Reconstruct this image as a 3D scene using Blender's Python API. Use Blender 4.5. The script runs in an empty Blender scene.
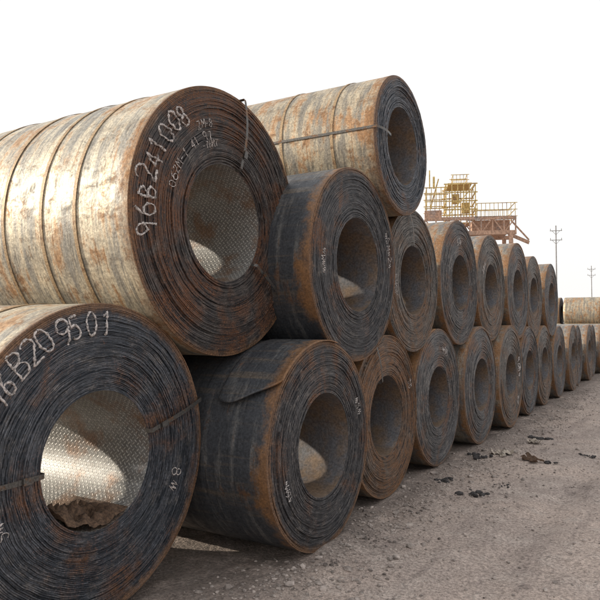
import bpy, math, random
from mathutils import Vector, Matrix, noise
random.seed(7)
S = bpy.context.scene
S.view_settings.view_transform = 'Standard'
S.view_settings.look = 'None'
S.view_settings.exposure = 0
COL = S.collection

# ------------------------------------------------------------------ helpers
def link(o, parent=None):
    COL.objects.link(o)
    if parent: o.parent = parent
    return o

def mesh_obj(name, verts, faces, mats, midx=None, smooth=None, parent=None):
    me = bpy.data.meshes.new(name)
    me.from_pydata(verts, [], faces)
    for m in mats: me.materials.append(m)
    if midx: me.polygons.foreach_set('material_index', midx)
    if smooth:
        if smooth is True: smooth = [True]*len(faces)
        me.polygons.foreach_set('use_smooth', smooth)
    me.update()
    return link(bpy.data.objects.new(name, me), parent)

class NT:
    def __init__(self, name):
        self.mat = bpy.data.materials.new(name); self.mat.use_nodes = True
        self.t = self.mat.node_tree; self.t.nodes.clear()
        self.out = self.t.nodes.new('ShaderNodeOutputMaterial')
        self.b = self.t.nodes.new('ShaderNodeBsdfPrincipled')
        self.l(self.b.outputs[0], self.out.inputs[0])
    def l(self, a, b): self.t.links.new(a, b)
    def put(self, sock, v):
        if v is None: return
        if isinstance(v, bpy.types.NodeSocket): self.l(v, sock)
        else: sock.default_value = v
    def obj(self):
        return self.t.nodes.new('ShaderNodeTexCoord').outputs['Object']
    def sep(self, v):
        n = self.t.nodes.new('ShaderNodeSeparateXYZ'); self.l(v, n.inputs[0]); return n.outputs
    def comb(self, x, y, z):
        n = self.t.nodes.new('ShaderNodeCombineXYZ')
        for i, q in enumerate((x, y, z)): self.put(n.inputs[i], q)
        return n.outputs[0]
    def m(self, op, a, b=None, c=None):
        n = self.t.nodes.new('ShaderNodeMath'); n.operation = op
        self.put(n.inputs[0], a); self.put(n.inputs[1], b); self.put(n.inputs[2], c)
        return n.outputs[0]
    def noise(self, vec, scale, detail=4, rough=.6, dist=0):
        n = self.t.nodes.new('ShaderNodeTexNoise')
        self.l(vec, n.inputs['Vector']); n.inputs['Scale'].default_value = scale
        n.inputs['Detail'].default_value = detail; n.inputs['Roughness'].default_value = rough
        n.inputs['Distortion'].default_value = dist
        return n.outputs[0]
    def ramp(self, f, lo, hi, a=0., b=1.):
        n = self.t.nodes.new('ShaderNodeMapRange'); n.clamp = True
        n.interpolation_type = 'SMOOTHSTEP'
        self.put(n.inputs['Value'], f)
        n.inputs['From Min'].default_value = lo; n.inputs['From Max'].default_value = hi
        n.inputs['To Min'].default_value = a; n.inputs['To Max'].default_value = b
        return n.outputs[0]
    def mix(self, f, a, b, mode='MIX'):
        n = self.t.nodes.new('ShaderNodeMix'); n.data_type = 'RGBA'; n.blend_type = mode
        self.put(n.inputs[0], f)
        for i, q in ((6, a), (7, b)):
            if isinstance(q, tuple) and len(q) == 3: q = (*q, 1)
            self.put(n.inputs[i], q)
        return n.outputs[2]
    def scalec(self, col, f):
        n = self.t.nodes.new('ShaderNodeVectorMath'); n.operation = 'SCALE'
        self.l(col, n.inputs[0]); self.put(n.inputs['Scale'], f); return n.outputs[0]
    def off(self, vec, o):
        n = self.t.nodes.new('ShaderNodeVectorMath'); n.operation = 'ADD'
        self.l(vec, n.inputs[0]); n.inputs[1].default_value = o; return n.outputs[0]
    def bump(self, h, strength, dist=.01):
        n = self.t.nodes.new('ShaderNodeBump'); n.inputs['Strength'].default_value = strength
        n.inputs['Distance'].default_value = dist; self.l(h, n.inputs['Height'])
        return n.outputs[0]
    def add(self, *ab):          # weighted sum of (socket, weight)
        r = None
        for s, w in ab:
            q = self.m('MULTIPLY', s, w); r = q if r is None else self.m('ADD', r, q)
        return r
    def fin(self, col, rough=.7, metal=0., normal=None):
        if isinstance(col, tuple): col = (*col, 1)
        self.put(self.b.inputs['Base Color'], col); self.put(self.b.inputs['Roughness'], rough)
        self.put(self.b.inputs['Metallic'], metal)
        if normal: self.l(normal, self.b.inputs['Normal'])
        return self.mat

def polar(n):
    v = n.obj(); x, y, z = n.sep(v)
    r = n.m('SQRT', n.m('ADD', n.m('MULTIPLY', y, y), n.m('MULTIPLY', z, z)))
    rs = n.m('MAXIMUM', r, .01)
    return v, x, y, z, r, n.m('DIVIDE', y, rs), n.m('DIVIDE', z, rs)

def face_mat(seed, dark=(.028,.034,.045), mid=(.10,.105,.115), rust=(.13,.058,.028), rust_amt=.5, Rout=.85, dust=.5):
    n = NT('coil_edge_steel'); v, x, y, z, r, cy, sz = polar(n)
    so = (seed*3.7, seed*1.9, seed*5.1)
    def streak(k, fr, o, d):
        return n.noise(n.off(n.comb(n.m('MULTIPLY', cy, k), n.m('MULTIPLY', sz, k), n.m('MULTIPLY', r, fr)), tuple(q+o for q in so)), 1., d, .65)
    wr = streak(2.6, 90., 0., 2); wr2 = streak(7., 170., 5., 2)
    vo = n.off(v, so)
    big = n.noise(vo, 2.3, 3, .65, .4)
    fine = n.noise(vo, 75, 2, .8)
    med = n.noise(vo, 11, 4, .72)
    c = n.mix(n.ramp(wr, .38, .64), dark, mid)
    c = n.mix(n.m('MULTIPLY', n.ramp(wr2, .56, .68), .65), c, tuple(q*2.1 for q in mid))
    dusty = n.m('MULTIPLY', n.ramp(med, .46, .70), n.ramp(wr2, .38, .62))
    c = n.mix(n.m('MULTIPLY', dusty, dust), c, (.30,.26,.23))
    rm = n.m('MULTIPLY', n.ramp(big, .62-.3*rust_amt, .78-.25*rust_amt), n.ramp(n.m('ADD', n.m('MULTIPLY', wr, .6), n.m('MULTIPLY', med, .5)), .42, .64))
    c = n.mix(rm, c, rust)
    spot = n.m('MULTIPLY', n.ramp(fine, .58, .70), n.ramp(big, .42, .60))
    c = n.mix(n.m('MULTIPLY', spot, .7*min(1, rust_amt+.25)), c, (.24,.10,.045))
    edge = n.m('MULTIPLY', n.ramp(n.m('ADD', r, n.m('MULTIPLY', med, .12)), Rout-.01, Rout+.055), .7)
    c = n.mix(edge, c, (.22,.115,.055))
    c = n.scalec(c, n.ramp(fine, .25, .75, .5, 1.5))
    return n.fin(c, n.ramp(fine, .3, .7, .5, .85), .2, n.bump(n.add((wr2, 1.), (fine, .6)), .6, .006))

def body_mat(seed, steel=(.12,.13,.15), pale=(.30,.27,.22), rust=(.30,.125,.045), rust_amt=.5, pale_amt=.5, metal=.35, rim=.8):
    n = NT('coil_outer_wrap_steel'); v, x, y, z, r, cy, sz = polar(n)
    so = (seed*2.3, seed*4.1, seed*1.3)
    ring = n.noise(n.off(n.comb(n.m('MULTIPLY', x, 11.), n.m('MULTIPLY', cy, 1.4), n.m('MULTIPLY', sz, 1.4)), so), 1., 5, .7)
    axial = n.noise(n.off(n.comb(n.m('MULTIPLY', x, 1.2), n.m('MULTIPLY', cy, 14.), n.m('MULTIPLY', sz, 14.)), so), 1., 3, .65)
    scr = n.noise(n.off(n.comb(n.m('MULTIPLY', x, 60.), n.m('MULTIPLY', cy, 3.), n.m('MULTIPLY', sz, 3.)), so), 1., 2, .7)
    vo = n.off(v, so)
    big = n.noise(vo, 2.6, 4, .65, .6)
    med = n.noise(vo, 10, 5, .75, .5)
    fine = n.noise(vo, 55, 3, .75)
    c = n.mix(n.ramp(ring, .62-.3*pale_amt, .80-.25*pale_amt), steel, pale)
    c = n.mix(n.ramp(axial, .5, .75, 0, .5), c, (.21,.16,.11))
    c = n.mix(n.ramp(med, .54, .66, 0, .55), c, tuple(q*.5 for q in steel))
    c = n.mix(n.ramp(scr, .56, .70, 0, .65), c, tuple(q*.42 for q in steel))
    rm = n.ramp(n.add((big, .36), (ring, .36), (med, .24), (scr, .08)), .655-.26*rust_amt, .745-.26*rust_amt)
    c = n.mix(n.m('MULTIPLY', rm, .82), c, n.mix(n.ramp(med, .35, .65), rust, tuple(q*.6 for q in rust)))
    e = n.ramp(n.m('ADD', x, n.m('MULTIPLY', n.m('SUBTRACT', n.m('ADD', n.m('MULTIPLY', big, .5), n.m('MULTIPLY', med, .5)), .5), .6)), -.15, -.01, 0, rim)
    c = n.mix(e, c, n.mix(med, (.14,.065,.035), (.38,.20,.08)))
    c = n.scalec(c, n.ramp(fine, .25, .75, .62, 1.35))
    return n.fin(c, n.ramp(med, .3, .7, .38, .72), metal, n.bump(n.add((big, .6), (med, .35), (fine, .12)), .4, .02))

def bore_mat(tread=True, base=(.38,.37,.35)):
    n = NT('checker_plate_bore' if tread else 'coil_bore_steel'); v, x, y, z, r, cy, sz = polar(n)
    big = n.noise(v, 4, 4, .65); fine = n.noise(v, 50, 2, .7)
    if tread:
        ang = n.m('ARCTAN2', z, y)
        u0 = n.m('MULTIPLY', x, 25.); v0 = n.m('MULTIPLY', ang, 10.5)
        u = n.m('ADD', u0, v0); w = n.m('SUBTRACT', u0, v0)
        fu = n.m('SUBTRACT', n.m('FRACT', u), .5); fw = n.m('SUBTRACT', n.m('FRACT', w), .5)
        par = n.m('FLOORED_MODULO', n.m('ADD', n.m('FLOOR', u), n.m('FLOOR', w)), 2.)
        inv = n.m('SUBTRACT', 1., par)
        p = n.m('ADD', n.m('MULTIPLY', fu, par), n.m('MULTIPLY', fw, inv))
        q = n.m('ADD', n.m('MULTIPLY', fw, par), n.m('MULTIPLY', fu, inv))
        e = n.m('ADD', n.m('POWER', n.m('ABSOLUTE', n.m('DIVIDE', p, .46)), 2.), n.m('POWER', n.m('ABSOLUTE', n.m('DIVIDE', q, .15)), 2.))
        h = n.ramp(e, .3, 1.3, 1., 0.)
        c = n.mix(h, tuple(k*.55 for k in base), tuple(min(.8, k*1.35) for k in base))
        c = n.mix(n.ramp(big, .47, .68, 0, .8), c, (.20,.11,.06))
        c = n.scalec(c, n.ramp(fine, .25, .75, .7, 1.25))
        return n.fin(c, .45, .35, n.bump(h, .9, .006))
    c = n.mix(n.ramp(big, .35, .65), base, (.18,.125,.085))
    c = n.scalec(c, n.ramp(fine, .25, .75, .65, 1.35))
    return n.fin(c, .6, .3, n.bump(fine, .3, .004))

def simple_mat(name, col, rough=.7, metal=0., var=.35, scale=12, col2=None, amt=.5):
    n = NT(name); v = n.obj(); a = n.noise(v, scale, 3, .65); f = n.noise(v, scale*6, 2, .6)
    c = n.mix(n.ramp(a, .62-.25*amt, .75-.1*amt), col, col2 or tuple(k*.5 for k in col))
    c = n.scalec(c, n.ramp(f, .3, .7, 1-var, 1+var))
    return n.fin(c, rough, metal, n.bump(f, .3, .004))

STRAP = simple_mat('strap_steel', (.10,.095,.09), .45, .6, .3, 15, (.16,.075,.03))
STRAP_RUSTY = simple_mat('strap_rusty', (.34,.24,.14), .6, .3, .3, 15, (.18,.095,.045))
BORE_T = bore_mat(True); BORE_P = bore_mat(False, (.12,.12,.13)); 

def chalk():
    n = NT('chalk_paint'); v = n.obj(); f = n.noise(v, 70, 2, .7)
    g_ = n.noise(v, 22, 3, .75)
    c = n.mix(n.ramp(f, .38, .58), (.22,.20,.19), (.60,.55,.53))
    c = n.mix(n.ramp(g_, .55, .68, 0, .8), c, (.12,.11,.11))
    return n.fin(c, .9, 0)
CHALK = chalk()

# ------------------------------------------------------------------ stroke glyphs
def arc(cx, cy, rx, ry, a0, a1, k=12):
    return [(cx+rx*math.cos(math.radians(a0+(a1-a0)*i/k)), cy+ry*math.sin(math.radians(a0+(a1-a0)*i/k))) for i in range(k+1)]
G = {
 '0': [arc(.3,.5,.26,.48,90,450,18)],
 '1': [[(.12,.78),(.32,1.),(.31,.5),(.3,0)]],
 '2': [arc(.28,.72,.25,.27,160,-30,10)+[(.05,.02),(.58,.05)]],
 '3': [arc(.26,.74,.25,.25,150,-80,9)+arc(.26,.26,.28,.26,85,-150,9)],
 '4': [[(.4,0),(.42,1.),(.03,.35),(.6,.36)]],
 '5': [[(.52,.98),(.12,.96),(.08,.56)]+arc(.26,.32,.28,.3,110,-140,10)],
 '6': [[(.45,1.),(.18,.7)]+arc(.3,.28,.25,.27,160,520,16)],
 '7': [[(.05,.97),(.55,1.),(.25,0)]],
 '8': [arc(.3,.76,.2,.23,-90,270,14), arc(.3,.27,.26,.26,90,450,14)],
 '9': [arc(.3,.7,.23,.27,0,360,14)+[(.5,.4),(.4,0)]],
 'B': [[(.08,0),(.1,1.)], [(.1,1.)]+arc(.22,.76,.27,.23,80,-80,8)+[(.1,.52)], [(.1,.52)]+arc(.24,.27,.32,.26,80,-80,8)+[(.08,0)]],
 'M': [[(.02,0),(.08,1.),(.3,.4),(.52,1.),(.58,0)]],
 'T': [[(0,1.),(.6,.98)],[(.3,1.),(.28,0)]],
 'H': [[(.05,0),(.07,1.)],[(.5,0),(.52,1.)],[(.06,.5),(.5,.52)]],
 'Z': [[(.03,1.),(.55,.98),(.02,.02),(.6,.03)]],
 '-': [[(.1,.5),(.5,.5)]], '.': [[(.2,.02),(.26,.02)]], ' ': [],
 'S': [arc(.3,.74,.23,.24,30,250,9)+arc(.28,.26,.26,.25,80,-150,9)],
 '~': [[(.0,.3),(.15,.8),(.25,.2),(.4,.75),(.5,.1),(.6,.6)]],
}
def resample(st, step=.07):
    out = [st[0]]
    for a, b in zip(st[:-1], st[1:]):
        k = max(1, int(math.hypot(b[0]-a[0], b[1]-a[1])/step))
        out += [(a[0]+(b[0]-a[0])*i/k, a[1]+(b[1]-a[1])*i/k) for i in range(1, k+1)]
    return out
def marking(coil, txt, rt, h, phi0, w=.006, aspect=1.0, jit=.035, name='chalk_marking', rnd=random):
    cu = bpy.data.curves.new(name, 'CURVE'); cu.dimensions = '3D'
    cu.bevel_depth = w; cu.bevel_resolution = 0; cu.materials.append(CHALK)
    cur = 0.
    for ch in txt:
        sc = 1+rnd.uniform(-.12, .12); dy = rnd.uniform(-.09, .09)*h; tl = rnd.uniform(-.15, .15); wx = 1+rnd.uniform(-.15, .15)
        for st in G.get(ch, G['~']):
            pts = []
            for (u, vv) in resample(st):
                u2 = (u*wx+tl*vv+rnd.uniform(-jit, jit)*.5)*h*aspect*sc; v2 = (vv+rnd.uniform(-jit, jit)*.5)*h*sc+dy
                ph = phi0-(cur+u2)/(rt+h*.5); rr = rt+v2
                pts.append((coil['fx'](rr)-w*.35, rr*math.cos(ph), rr*math.sin(ph), rnd.uniform(.45, 1.35)))
            sp = cu.splines.new('POLY'); sp.points.add(len(pts)-1)
            for p, q in zip(sp.points, pts): p.co = (*q[:3], 1); p.radius = q[3]
        cur += h*.76*aspect
    link(bpy.data.objects.new(name, cu), coil['ob'])

# ------------------------------------------------------------------ coil
def make_coil(y, z, R, rin, a, L=1.8, seed=1, near=False, fm=None, bm=None, bore=None, yaw=0., tele=.012, wobble=1., far=False):
    rnd = random.Random(seed)
    seg = 240 if near else (64 if far else 96)
    nw = int((R-rin)/(.0095 if near else (.03 if far else .016)))
    t = (R-rin)/nw
    offs = []; o = 0
    ph1 = rnd.uniform(0, 6.28); ph2 = rnd.uniform(0, 6.28)
    for i in range(nw):
        o = o*.9+rnd.gauss(0, .0022)
        dome = -tele*abs((i/nw)-.45)*1.5
        sp = rnd.gauss(0, .0026) + (rnd.uniform(.004,.010) if rnd.random() < .06 else 0)
        offs.append(max(-.03, min(.02, o+dome+sp)))
    mx = max(offs); offs = [q-mx for q in offs]
    V = []; F = []; MI = []; SM = []
    def ring(fn):
        b = len(V)
        for s in range(seg):
            th = 2*math.pi*s/seg; x, r = fn(th)
            V.append((x, r*math.cos(th), r*math.sin(th)))
        return b
    def bridge(b0, b1, mi, sm):
        for s in range(seg):
            s2 = (s+1) % seg
            F.append((b0+s, b0+s2, b1+s2, b1+s)); MI.append(mi); SM.append(sm)
    rings = []
    for i in range(nw):
        k1 = rnd.randint(2, 5); p1 = rnd.uniform(0, 6.28); am = .0014*wobble; k2 = rnd.randint(9, 23)
        r0 = rin+i*t
        nz = [rnd.gauss(0, .0006) for _ in range(seg)] if near else None
        def wob(th):
            q = am*math.sin(k1*th+p1)+.0007*wobble*math.sin(k2*th+p1*3)
            if nz: q += nz[int(th/6.2832*seg+.5) % seg]
            return q
        def rw(th):
            e = math.sin(math.pi*min(1, max(0, i/nw)))
            return .005*wobble*e*(math.sin(3*th+ph1+i*.06)+.6*math.sin(7*th+ph2+i*.1)+.25*math.sin(31*th+i*.3))
        if i == 0: rings.append(ring(lambda th: (offs[0]-.004, rin)))
        else: rings.append(ring(lambda th: (min(offs[i], offs[i-1])-.007, r0+rw(th))))
        rings.append(ring(lambda th: (offs[i]+wob(th), r0+t*.12+rw(th))))
        rings.append(ring(lambda th: (offs[i]+wob(th)-.0008, r0+t*.88+rw(th))))
    rings.append(ring(lambda th: (offs[-1]-.005, R)))
    for q in range(len(rings)-1): bridge(rings[q], rings[q+1], 0, False)
    nb = 14; prev = rings[-1]
    for j in range(1, nb+1):
        xx = -L*j/nb
        cur = ring(lambda th: (xx, R - (.0022*(1+noise.noise(Vector((xx*3+seed, math.cos(th)*2, math.sin(th)*2)))) if j < nb else .004)))
        bridge(prev, cur, 1, True); prev = cur
    outer_back = prev
    prev = rings[0]
    for j in range(1, 7):
        xx = -L*j/6; cur = ring(lambda th: (xx, rin)); 
        for s in range(seg):
            s2 = (s+1) % seg
            F.append((prev+s2, prev+s, cur+s, cur+s2)); MI.append(2); SM.append(True)
        prev = cur
    for s in range(seg):
        s2 = (s+1) % seg
        F.append((prev+s2, prev+s, outer_back+s, outer_back+s2)); MI.append(0); SM.append(False)
    ob = mesh_obj('steel_coil', V, F, [fm, bm, bore or BORE_P], MI, SM)
    ob.location = (-a, y, z); ob.rotation_euler = (0, 0, math.radians(yaw))
    def fx(r):
        i = int((r-rin)/t); lo = max(0, i-1); hi = min(nw, i+2)
        return max(offs[lo:hi] or [0])+.001
    return dict(ob=ob, fx=fx, R=R, rin=rin, L=L, y=y, z=z, a=a)

def ribbon(coil, path, wdir, w, th, mat, name):
    V = []; F = []; w = w/2; wd = Vector(wdir)
    N = len(path)
    for i, p in enumerate(path):
        p = Vector(p); d = (Vector(path[min(i+1, N-1)])-Vector(path[max(i-1, 0)])).normalized()
        nn = d.cross(wd).normalized()
        for sx, st in ((-1, 0), (1, 0), (1, 1), (-1, 1)):
            V.append(p+wd*w*sx+nn*th*st)
    for i in range(N-1):
        for k in range(4):
            k2 = (k+1) % 4
            F.append((i*4+k, i*4+k2, i*4+4+k2, i*4+4+k))
    F.append((0, 3, 2, 1)); F.append(tuple((N-1)*4+k for k in range(4)))
    return mesh_obj(name, V, F, [mat], parent=coil['ob'])

def eye_strap(coil, deg, w=.028, slack=.02, mat=None, seal=True, skew=0.):
    ph = math.radians(deg); R, ri, L = coil['R'], coil['rin'], coil['L']
    c, s = math.cos(ph), math.sin(ph)
    P = [(-.03, ri-.001, 0), (.004, ri-.004, 0), (.012+slack*.3, ri+.01, 0)]
    for k in range(1, 6):
        q = k/6; P.append((.012+slack*math.sin(q*math.pi), ri+(R-ri)*q, skew*q))
    P += [(.012, R-.01, skew), (.006, R+.008, skew), (-.05, R+.007, skew)]
    P += [(-L*q, R+.006, skew) for q in (.2, .4, .6, .8, .98)]
    ribbon(coil, [(x, r*math.cos(ph+k), r*math.sin(ph+k)) for x, r, k in P], (0, -s, c), w, .0016, mat or STRAP, 'eye_strap')
    if seal:
        xm, rm = .014+slack*.8, ri+(R-ri)*.22
        V = []
        for dx in (0, .008):
            for dr, dw in ((-.03, -.019), (.03, -.019), (.03, .019), (-.03, .019)):
                V.append((xm+dx, (rm+dr)*c-dw*s, (rm+dr)*s+dw*c))
        mesh_obj('strap_seal', V, [(0,3,2,1),(4,5,6,7),(0,1,5,4),(1,2,6,5),(2,3,7,6),(3,0,4,7)], [STRAP], parent=coil['ob'])

def hoop(coil, x, w=.030, mat=None, tilt=.012):
    R = coil['R']+.0035; V = []; F = []; n = 160
    for i in range(n):
        th = 2*math.pi*i/n; c, s = math.cos(th), math.sin(th); xo = x+tilt*math.sin(th*1+x*9)
        for dx, dr in ((-w/2, -.003), (-w/2, .0015), (w/2, .0015), (w/2, -.003)):
            V.append((xo+dx, (R+dr)*c, (R+dr)*s))
    for i in range(n):
        j = (i+1) % n
        for k in range(3): F.append((i*4+k, j*4+k, j*4+k+1, i*4+k+1))
    mesh_obj('body_strap', V, F, [mat or STRAP_RUSTY], parent=coil['ob'])

def rest(c1, c2, R, g=.003):
    p1 = Vector((c1['y'], c1['z'])); p2 = Vector((c2['y'], c2['z'])); d = (p2-p1).length
    r1 = c1['R']+R+g; r2 = c2['R']+R+g
    al = (d*d+r1*r1-r2*r2)/(2*d); h = math.sqrt(max(0, r1*r1-al*al)); e = (p2-p1)/d
    q = p1+e*al+Vector((-e.y, e.x))*h
    return q.x, q.y

# ---- materials per look
FB1 = face_mat(1, (.020,.025,.034), (.078,.084,.098), (.14,.07,.04), rust_amt=.38, Rout=.925, dust=.4)
FA  = face_mat(2, (.020,.018,.020), (.080,.072,.070), (.125,.058,.032), .80, Rout=1.0, dust=.45)
FB2 = face_mat(3, (.024,.024,.028), (.08,.077,.080), (.14,.07,.04), rust_amt=.5, Rout=.80, dust=.5)
FB  = face_mat(4, (.022,.023,.027), (.08,.079,.084), (.14,.07,.04), rust_amt=.45, Rout=.87, dust=.45)
FT  = face_mat(5, (.04,.048,.06), (.13,.137,.155), rust_amt=.3, Rout=.70)
FR  = face_mat(6, (.050,.040,.036), (.15,.12,.10), (.20,.105,.055), 1.05, Rout=.83, dust=.7)
FG1 = face_mat(7, (.055,.050,.048), (.16,.148,.138), (.18,.11,.07), .65, Rout=.85, dust=.8)
FG2 = face_mat(8, (.045,.045,.050), (.135,.13,.13), (.17,.095,.06), .45, Rout=.85, dust=.7)
BA  = body_mat(1, (.24,.23,.21), (.54,.48,.37), (.42,.21,.08), .52, .85, .4, rim=.7)
BT  = body_mat(2, (.22,.20,.17), (.48,.41,.30), (.40,.20,.08), .56, .8, .35, rim=.8)
BD  = body_mat(3, (.065,.07,.08), (.16,.16,.16), (.20,.10,.05), .36, .45)
BR  = body_mat(4, (.15,.14,.13), (.36,.32,.25), (.38,.18,.07), .65, .7)
BM  = body_mat(5, (.15,.155,.16), (.38,.34,.28), (.36,.18,.08), .5, .7, rim=.75)

def near(**k): return make_coil(near=True, **k)
b1 = near(y=2.72, z=.932, R=.932, rin=.41, a=3.0, seed=11, fm=FB1, bm=BA, bore=BORE_T, wobble=1.6)
b2 = near(y=4.457, z=.80, R=.80, rin=.40, a=2.44, seed=12, fm=FB2, bm=BD)
b3 = near(y=6.09, z=.81, R=.81, rin=.40, a=2.61, seed=13, fm=FR, bm=BR, bore=BORE_P)
b4 = near(y=7.74, z=.835, R=.835, rin=.37, a=2.65, seed=14, fm=FG2, bm=BR)
row = [b1, b2, b3, b4]
yy = 7.74; prevR = .835
specs = [(.845,.38,FG2,BM),(.85,.37,FG1,BR),(.835,.38,FG2,BM),(.84,.38,FG1,BR),(.83,.38,FG2,BM),(.84,.38,FG1,BM),(.83,.38,FG2,BR),(.84,.38,FG1,BM),(.83,.38,FG2,BR),(.84,.38,FG1,BM),(.83,.38,FG2,BR)]
for i, (R, ri, f, b) in enumerate(specs):
    yy += prevR+R+random.uniform(.01, .05); prevR = R
    row.append(make_coil(yy, R, R, ri, 2.65+random.uniform(-.09,.09), seed=30+i, fm=f, bm=b))

yA, zA = rest(b1, b2, .99)
A = near(y=yA, z=zA, R=.99, rin=.435, a=2.93, L=2.1, seed=21, fm=FA, bm=BA, bore=BORE_T, tele=.03)
yB, zB = rest(b2, b3, .865)
B = near(y=yB, z=zB, R=.865, rin=.42, a=2.54, seed=22, fm=FB, bm=BD)
up = [A, B]
ups = [(.795,.385,2.63,FG1,BM),(.83,.37,2.62,FG2,BR),(.83,.37,2.66,FG1,BM),(.86,.38,2.64,FG2,BR),(.82,.38,2.70,FG1,BM),(.81,.38,2.66,FG2,BR)]
for i, (R, ri, a, f, b) in enumerate(ups):
    q = rest(row[2+i], row[3+i], R)
    up.append(make_coil(q[0], q[1], R, ri, a, seed=50+i, fm=f, bm=b, near=(i < 2)))
yT, zT = rest(B, up[2], .70)
T = near(y=yT, z=zT, R=.70, rin=.39, a=2.46, L=1.95, seed=23, fm=FT, bm=BT)

# ---- added unseen second bay of coils, blocks sun from the bores in front
sun_blockers = []; yk = 4.75
for k in range(7):
    sun_blockers.append(make_coil(yk, .81, .81, .39, 4.95+.04*(k % 3), seed=110+k, fm=FG2, bm=BM, far=True)); yk += 1.64
for k in range(6):
    q = rest(sun_blockers[k], sun_blockers[k+1], .81)
    make_coil(q[0], q[1], .81, .39, 4.93, seed=130+k, fm=FG1, bm=BM, far=True)

# ---- straps
eye_strap(A, 74, slack=.03, skew=.09); eye_strap(A, -42, slack=.04, skew=.05)
for x in (-.50, -.86, -1.25, -1.75): hoop(A, x)
eye_strap(b1, 17, slack=.02); eye_strap(b1, 181, slack=.02)
for x in (-.55, -1.2): hoop(b1, x)
for x in (-.45, -1.05): hoop(T, x, tilt=.03)
eye_strap(T, 178, w=.024, seal=False); eye_strap(up[2], 100, w=.024, seal=False, skew=.1); eye_strap(b3, 120, w=.024, seal=False, skew=-.08)
for c in row[4:8]+up[3:]: hoop(c, -.5)

# ---- chalk markings
R_ = math.radians
marking(A, '96B241008', .78, .15, R_(192), .0095, 1.02)
marking(A, '062M-1 41 97', .61, .065, R_(165), .0035, 1.1)
marking(A, 'ZM-8', .70, .055, R_(120), .003, 1.1); marking(A, '-7HMT', .56, .05, R_(120), .003)
marking(b1, '96B209501', .74, .142, R_(152.5), .0085, 1.0)
marking(b1, '8~', .64, .11, R_(-14), .004); marking(b1, 'S~', .66, .07, R_(205), .0035)
marking(B, '~~M~', .62, .07, R_(190), .004); marking(B, '~SM~2~', .66, .08, R_(30), .003)
marking(b2, '46M~', .58, .06, R_(212), .003); marking(b2, '~S~', .58, .07, R_(30), .003)
marking(b3, 'S8', .60, .07, R_(30), .003); marking(b4, '~4M', .55, .09, R_(80), .003)
marking(up[2], '4SM~', .5, .08, R_(200), .0025)
marking(up[3], '62~', .5, .09, R_(110), .004); marking(up[4], '8S~', .5, .10, R_(160), .006)
marking(row[5], '96B~', .5, .12, R_(30), .008); marking(row[5], '~M', .55, .11, R_(-40), .007)

# ---- lifted outer sheet end on b2
def tail(c, p0, p1, x0, x1, gap, mat):
    V = []; F = []; n1 = 50; n2 = 30
    for layer in (0, 1):
        for i in range(n1+1):
            q = i/n1
            for j in range(n2+1):
                u = j/n2; x = x0+(x1-x0)*u
                ph = R_(p0+(p1-p0+(1.5*math.sin(u*7)-14*u**3))*q)
                r = c['R']+.004+gap*q**2.2*(.8+.3*math.sin(u*5))+layer*.008
                V.append((x, r*math.cos(ph), r*math.sin(ph)))
    M = (n1+1)*(n2+1); W = n2+1
    for i in range(n1):
        for j in range(n2):
            k = i*W+j
            F.append((k, k+1, k+W+1, k+W)); F.append((M+k, M+k+W, M+k+W+1, M+k+1))
    for j in range(n2): k = n1*W+j; F.append((k, k+1, M+k+1, M+k))
    for i in range(n1):
        k = i*W+n2; F.append((k, M+k, M+k+W, k+W)); k = i*W; F.append((k, k+W, M+k+W, M+k))
    mesh_obj('outer_sheet_end', V, F, [mat], smooth=[True]*(2*n1*n2)+[False]*(n2+2*n1), parent=c['ob'])
tail(b2, 76, 152, -.48, .0, .040, BD)
tail(b4, 100, 140, -.9, -.0, .02, BR)

# ---- burlap rag lying in the bore of b1
rag = NT('burlap'); v = rag.obj(); f = rag.noise(v, 60, 3, .7)
RAG = rag.fin(rag.mix(rag.ramp(f, .3, .7), (.05,.03,.02), (.15,.09,.055)), .95, 0, rag.bump(f, .8, .008))
V = []; F = []; n1, n2 = 60, 40
for i in range(n1+1):
    for j in range(n2+1):
        ph = R_(-150+95*i/n1); x = -.02-.5*j/n2
        e = abs(math.sin(math.pi*i/n1))**.6*abs(math.sin(math.pi*min(1, (j+1)/n2*1.0)))**.5
        h = .012+e*(.07+.10*noise.fractal(Vector((x*7, ph*3.5, 2)), .8, 2.2, 4))
        r = .41-max(.008, h); V.append((x, r*math.cos(ph), r*math.sin(ph)))
for i in range(n1):
    for j in range(n2):
        k = i*(n2+1)+j; F.append((k, k+1, k+n2+2, k+n2+1))
rg = mesh_obj('burlap_rag', V, F, [RAG], smooth=True); rg.location = b1['ob'].location

# ------------------------------------------------------------------ far stack of coils
for k in range(8):
    xx = 8.6-2.1*k
    c0 = make_coil(38.0, .84, .84, .38, -xx, L=1.9, seed=70+k, fm=FG1, bm=BT, far=True)
    c1 = make_coil(39.72, .84, .84, .38, -xx, L=1.9, seed=80+k, fm=FG1, bm=BR, far=True)
    q = rest(c0, c1, .84); make_coil(q[0], q[1], .84, .38, -xx+.1, L=1.9, seed=90+k, fm=FG2, bm=BT, far=True)

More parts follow.
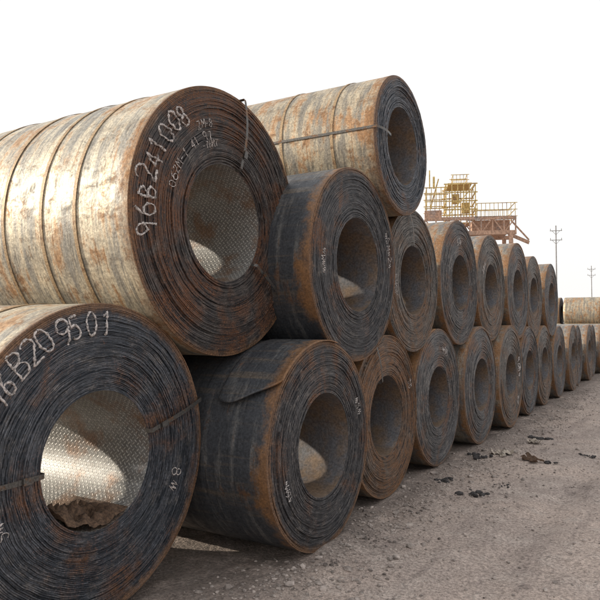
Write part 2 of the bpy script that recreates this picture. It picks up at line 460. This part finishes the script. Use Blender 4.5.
# ------------------------------------------------------------------ ground (one sheet)
def axis(lo, hi, step, far):
    a = []; x = lo
    while x < hi: a.append(x); x += step
    a.append(hi); s = step; x = hi; up_ = []
    while x < far: s *= 1.35; x += s; up_.append(x)
    s = step; x = lo; dn = []
    while x > -far: s *= 1.35; x -= s; dn.append(x)
    return dn[::-1]+a+up_
X = axis(-5, 4, .05, 1500); Y = axis(1, 16, .05, 1500)
def gz(x, y):
    z = 0
    if -30 < x < 30 and -10 < y < 60:
        z = .035*noise.fractal(Vector((x*.7, y*.7, 0)), .9, 2.1, 5)+.016*noise.noise(Vector((x*6, y*6, 3)))
        z -= .03*math.exp(-((x+1.1+.15*math.sin(y*.4))/.16)**2)+.03*math.exp(-((x-.5+.15*math.sin(y*.4))/.16)**2)
        z += .035*math.exp(-((x+2.5)/.35)**2)*(.5+noise.noise(Vector((x*3, y*3, 9))))
    return z-.02
V = [(x, y, gz(x, y)) for x in X for y in Y]; F = []
ny = len(Y)
for i in range(len(X)-1):
    for j in range(ny-1):
        F.append((i*ny+j, (i+1)*ny+j, (i+1)*ny+j+1, i*ny+j+1))
n = NT('packed_dirt'); v = n.obj()
a = n.noise(v, .55, 4, .6, .5); b = n.noise(v, 3.2, 6, .72); f = n.noise(v, 42, 3, .8); g = n.noise(v, 1.3, 6, .7, 1.0)
c = n.mix(n.ramp(a, .35, .65), (.48,.385,.33), (.36,.295,.26))
c = n.mix(n.ramp(b, .48, .66, 0, .7), c, (.50,.42,.37))
c = n.mix(n.ramp(g, .57, .70, 0, .7), c, (.14,.11,.10))
sx, sy, sz = n.sep(v)
tr = n.noise(n.comb(n.m('MULTIPLY', sx, 5.), n.m('MULTIPLY', sy, .35), 0.), 1., 4, .65)
c = n.mix(n.ramp(tr, .52, .68, 0, .4), c, (.24,.19,.17))
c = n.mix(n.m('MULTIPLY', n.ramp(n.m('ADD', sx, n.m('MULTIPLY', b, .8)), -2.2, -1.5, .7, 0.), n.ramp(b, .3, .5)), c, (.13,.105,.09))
vo = n.t.nodes.new('ShaderNodeTexVoronoi'); n.l(v, vo.inputs['Vector']); vo.inputs['Scale'].default_value = 26
peb = n.ramp(vo.outputs['Distance'], .12, .3, 1., 0.)
c = n.mix(n.m('MULTIPLY', peb, n.ramp(b, .45, .6, 0, .5)), c, (.45,.41,.37))
c = n.scalec(c, n.ramp(f, .25, .75, .5, 1.5))
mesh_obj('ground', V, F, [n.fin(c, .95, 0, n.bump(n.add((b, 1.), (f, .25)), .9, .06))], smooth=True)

# gravel / debris (one object)
def blob(V, F, c, s, sq=.7):
    t = (1+5**.5)/2
    iv = [(-1,t,0),(1,t,0),(-1,-t,0),(1,-t,0),(0,-1,t),(0,1,t),(0,-1,-t),(0,1,-t),(t,0,-1),(t,0,1),(-t,0,-1),(-t,0,1)]
    fi = [(0,11,5),(0,5,1),(0,1,7),(0,7,10),(0,10,11),(1,5,9),(5,11,4),(11,10,2),(10,7,6),(7,1,8),(3,9,4),(3,4,2),(3,2,6),(3,6,8),(3,8,9),(4,9,5),(2,4,11),(6,2,10),(8,6,7),(9,8,1)]
    b = len(V); rot = random.uniform(0, 6.28); cr, sr = math.cos(rot), math.sin(rot); ex = random.uniform(.7, 1.6)
    for p in iv:
        k = random.uniform(.35, .62)*s; x, y, z = p[0]*k*ex, p[1]*k, p[2]*k*sq
        V.append((c[0]+x*cr-y*sr, c[1]+x*sr+y*cr, c[2]+z))
    F += [tuple(b+q for q in f_) for f_ in fi]
V = []; F = []
for _ in range(14000):
    y = 2+24*random.random()**1.3; x = random.uniform(-2.9, 4)
    if random.random() < .45: x = random.gauss(-2.25, .25)
    s = random.choice((.004, .006, .008, .011, .015)) * (2.2 if random.random() < .05 else 1)
    if x < -2.4 : 
        if any(abs(y-c_['y']) < .35 and x < -c_['a']+.02 for c_ in row): continue
    blob(V, F, (x, y, gz(x, y)+s*.25), s)
mesh_obj('gravel', V, F, [simple_mat('gravel_stone', (.34,.29,.26), .9, 0, .4, 3, (.11,.09,.08))])
DARKL = simple_mat('slag', (.05,.045,.045), .9); PALE = simple_mat('litter_paper', (.42,.36,.30), .9)
for (x, y, s) in ((-1.55, 8.55, .035), (-1.95, 6.7, .04), (-1.75, 7.2, .025), (-1.2, 9.4, .04), (-2.0, 10.5, .06), (-2.35, 6.95, .05), (-2.4, 8.4, .05)):
    V = []; F = []
    for k in range(12): blob(V, F, (x+random.gauss(0, s*1.5), y+random.gauss(0, s*1.5), gz(x, y)+s*.2), s*random.uniform(.25, .9))
    mesh_obj('slag_lump', V, F, [DARKL])
def litter(x, y, w, d, mat, nm):
    V = []; F = []; n = 18; a = random.uniform(0, 3)
    for i in range(n+1):
        for j in range(n+1):
            u, q = (i/n-.5)*w*(1+.3*math.sin(j*.6)), (j/n-.5)*d*(1+.35*math.sin(i*.5+1))
            V.append((x+u*math.cos(a)-q*math.sin(a), y+u*math.sin(a)+q*math.cos(a), gz(x, y)+.01+.11*abs(noise.noise(Vector((u*11+x, q*11, y)))) ))
    for i in range(n):
        for j in range(n):
            k = i*(n+1)+j; F.append((k, k+1, k+n+2, k+n+1))
    mesh_obj(nm, V, F, [mat])
litter(-2.15, 8.75, .26, .18, PALE, 'crumpled_paper'); litter(-1.75, 8.55, .25, .14, RAG, 'burlap_scrap'); litter(-2.0, 10.0, .2, .12, PALE, 'crumpled_paper')

# ------------------------------------------------------------------ gantry structure
TH = R_(31.0)
def world(px, d, z):
    r = (px-300)/650*d
    return Vector((-d*math.sin(TH)+r*math.cos(TH), d*math.cos(TH)+r*math.sin(TH), z))
class Frame:
    def __init__(s): s.V = []; s.F = []
    def beam(s, p, q, w=.12, h=None):
        p, q = Vector(p), Vector(q); d = (q-p).normalized(); h = h or w
        up_ = Vector((0, 0, 1)) if abs(d.z) < .95 else Vector((1, 0, 0))
        a = d.cross(up_).normalized()*w/2; b_ = d.cross(a).normalized()*h/2; k = len(s.V)
        for e in (p, q):
            for s1, s2 in ((-1,-1),(1,-1),(1,1),(-1,1)): s.V.append(e+a*s1+b_*s2)
        s.F += [(k,k+1,k+2,k+3),(k+7,k+6,k+5,k+4)]+[(k+i,k+4+i,k+4+(i+1)%4,k+(i+1)%4) for i in range(4)]
    def out(s, nm, mat, par): return mesh_obj(nm, s.V, s.F, [mat], parent=par)
YEL = simple_mat('hazed_yellow_paint', (.60,.44,.17), .6, 0, .3, 1.2, (.38,.24,.13))  # yellow paint, paled to put distance haze into the colour
ORG = simple_mat('hazed_rusty_primer', (.44,.28,.20), .8, 0, .3, 1.2, (.33,.26,.23))  # rusty primer with the same haze washed into its colour
g = bpy.data.objects.new('gantry_crane', None); link(g)
g.location = world(465, 50, 0); g.rotation_euler = (0, 0, R_(22)); g.scale = (.80, .80, 1.0)
g1 = Frame(); g2 = Frame()
for x in (-3.3, 4.0):
    for y in (-2, 2):
        g2.beam((x, y*1.6, -.05), (x, y, 8.4), .35)
    for z in (2.5, 5.5): g2.beam((x, -2.8, z), (x, 2.8, z), .2)
    g2.beam((x, -3, .3), (x, 2, 5.5), .15); g2.beam((x, 3, .3), (x, -2, 5.5), .15)
for y in (-2, 2):
    g2.beam((-3.8, y, 8.4), (4.5, y, 8.4), .3, .3); g2.beam((-3.8, y, 9.5), (4.5, y, 9.5), .25, .25)
    for i in range(9):
        x = -3.8+i*1.03; g2.beam((x, y, 8.4), (x, y, 9.5), .12)
        if i < 8: g2.beam((x, y, 8.4 if i % 2 else 9.5), (x+1.03, y, 9.5 if i % 2 else 8.4), .1)
g2.beam((.6, 0, 8.95), (4.0, 0, 8.95), 3., .9)
g2.beam((4.2, -1, 8.3), (5.8, -1, 7.7), .25); g2.beam((4.2, -1, 9.4), (5.8, -1, 7.9), .12)
g2.beam((-3.8, -1.2, 9.9), (-2.2, -1.2, 9.9), .5, .7)
def cage(x0, x1, y0, y1, z0, z1, nx, nz, w=.09):
    for i in range(nx+1):
        x = x0+(x1-x0)*i/nx
        for y in (y0, y1): g1.beam((x, y, z0), (x, y, z1), w)
    for k in range(nz+1):
        z = z0+(z1-z0)*k/nz
        for y in (y0, y1): g1.beam((x0-.2, y, z), (x1+.2, y, z), w)
        for x in (x0, x1): g1.beam((x, y0, z), (x, y1, z), w)
cage(-1.8, .9, -1.6, 1.6, 9.6, 12.2, 5, 4)
for i in range(3): g1.beam((-1.8+i*.9, -1.6, 9.6+i*.85), (-.9+i*.9, -1.6, 10.5+i*.85), .08)
g1.beam((-1.6, 0, 12.25), (.6, 0, 12.25), 2.8, .12)
cage(-1.1, .2, -1, 1, 12.2, 13.0, 4, 2, .05)
cage(-3.6, -1.8, -1.4, 1.4, 10.4, 12.0, 4, 3, .07)
g1.beam((-3.2, 0, 10.6), (-2.4, 0, 12.9), .12); g1.beam((-3.3, -1, 12), (-3.3, -1, 13.4), .12); g1.beam((-2.9, -1, 12), (-2.9, -1, 12.9), .2)
cage(1.0, 4.4, -2.1, 2.1, 9.6, 10.6, 9, 2, .05)
g1.beam((-1.2, -.5, 11.2), (-.5, -.5, 11.2), .6, .7); g1.beam((-.2, .3, 10.6), (.5, .3, 10.6), .6, .8)
g1.out('yellow_walkways', YEL, g); g2.out('girders_and_legs', ORG, g)

# ------------------------------------------------------------------ utility poles
WOOD = simple_mat('weathered_pole', (.36,.35,.35), .9)
def pole(px, d, h):
    p = world(px, d, 0); fr = Frame()
    o = bpy.data.objects.new('utility_pole', None); link(o); o.location = p; o.rotation_euler = (0, 0, TH*.6)
    for i in range(6):
        fr.beam((0, 0, -.2+h/6*i), (0, 0, h/6*(i+1)-.2), .14-.01*i)
    for z in (h-.7, h-1.6):
        fr.beam((-.55, 0, z), (.55, 0, z), .06); fr.beam((-.35, 0, z), (0, 0, z-.4), .035); fr.beam((.35, 0, z), (0, 0, z-.4), .035)
        for x in (-.5, .5): fr.beam((x, 0, z), (x, 0, z+.2), .05)
    fr.out('pole_and_crossarms', WOOD, o); return p
pole(557, 62, 11.2); pole(592, 95, 10.2)

# ------------------------------------------------------------------ light
el = R_(18); sv = Vector((-.945, -.33, 0)).normalized()*math.cos(el)+Vector((0, 0, math.sin(el)))
w = bpy.data.worlds.new('World'); S.world = w; w.use_nodes = True; t = w.node_tree; t.nodes.clear()
sky = t.nodes.new('ShaderNodeTexSky'); sky.sky_type = 'NISHITA'; sky.sun_disc = False
sky.sun_elevation = el; sky.sun_rotation = math.atan2(sv.x, sv.y) % (2*math.pi)
sky.air_density = 1.2; sky.dust_density = 5; sky.altitude = 0
mx = t.nodes.new('ShaderNodeMix'); mx.data_type = 'RGBA'; mx.inputs[0].default_value = .78
mx.inputs[7].default_value = (9.0, 8.9, 8.8, 1)
bg = t.nodes.new('ShaderNodeBackground'); bg.inputs[1].default_value = .14; wo = t.nodes.new('ShaderNodeOutputWorld')
t.links.new(sky.outputs[0], mx.inputs[6]); t.links.new(mx.outputs[2], bg.inputs[0]); t.links.new(bg.outputs[0], wo.inputs[0])
sl = bpy.data.lights.new('sun', 'SUN'); sl.energy = 5.0; sl.angle = R_(.6); sl.color = (1, .91, .77)
so = bpy.data.objects.new('sun', sl); link(so); so.rotation_euler = (-sv).to_track_quat('-Z', 'Y').to_euler(); so.location = (-20, -10, 20)

cam = bpy.data.cameras.new('camera'); cam.lens = 39; cam.sensor_width = 36; cam.clip_end = 4000
co = bpy.data.objects.new('camera', cam); link(co); co.location = (0, 0, 1.75)
co.rotation_euler = (R_(90+1.95), 0, TH); S.camera = co
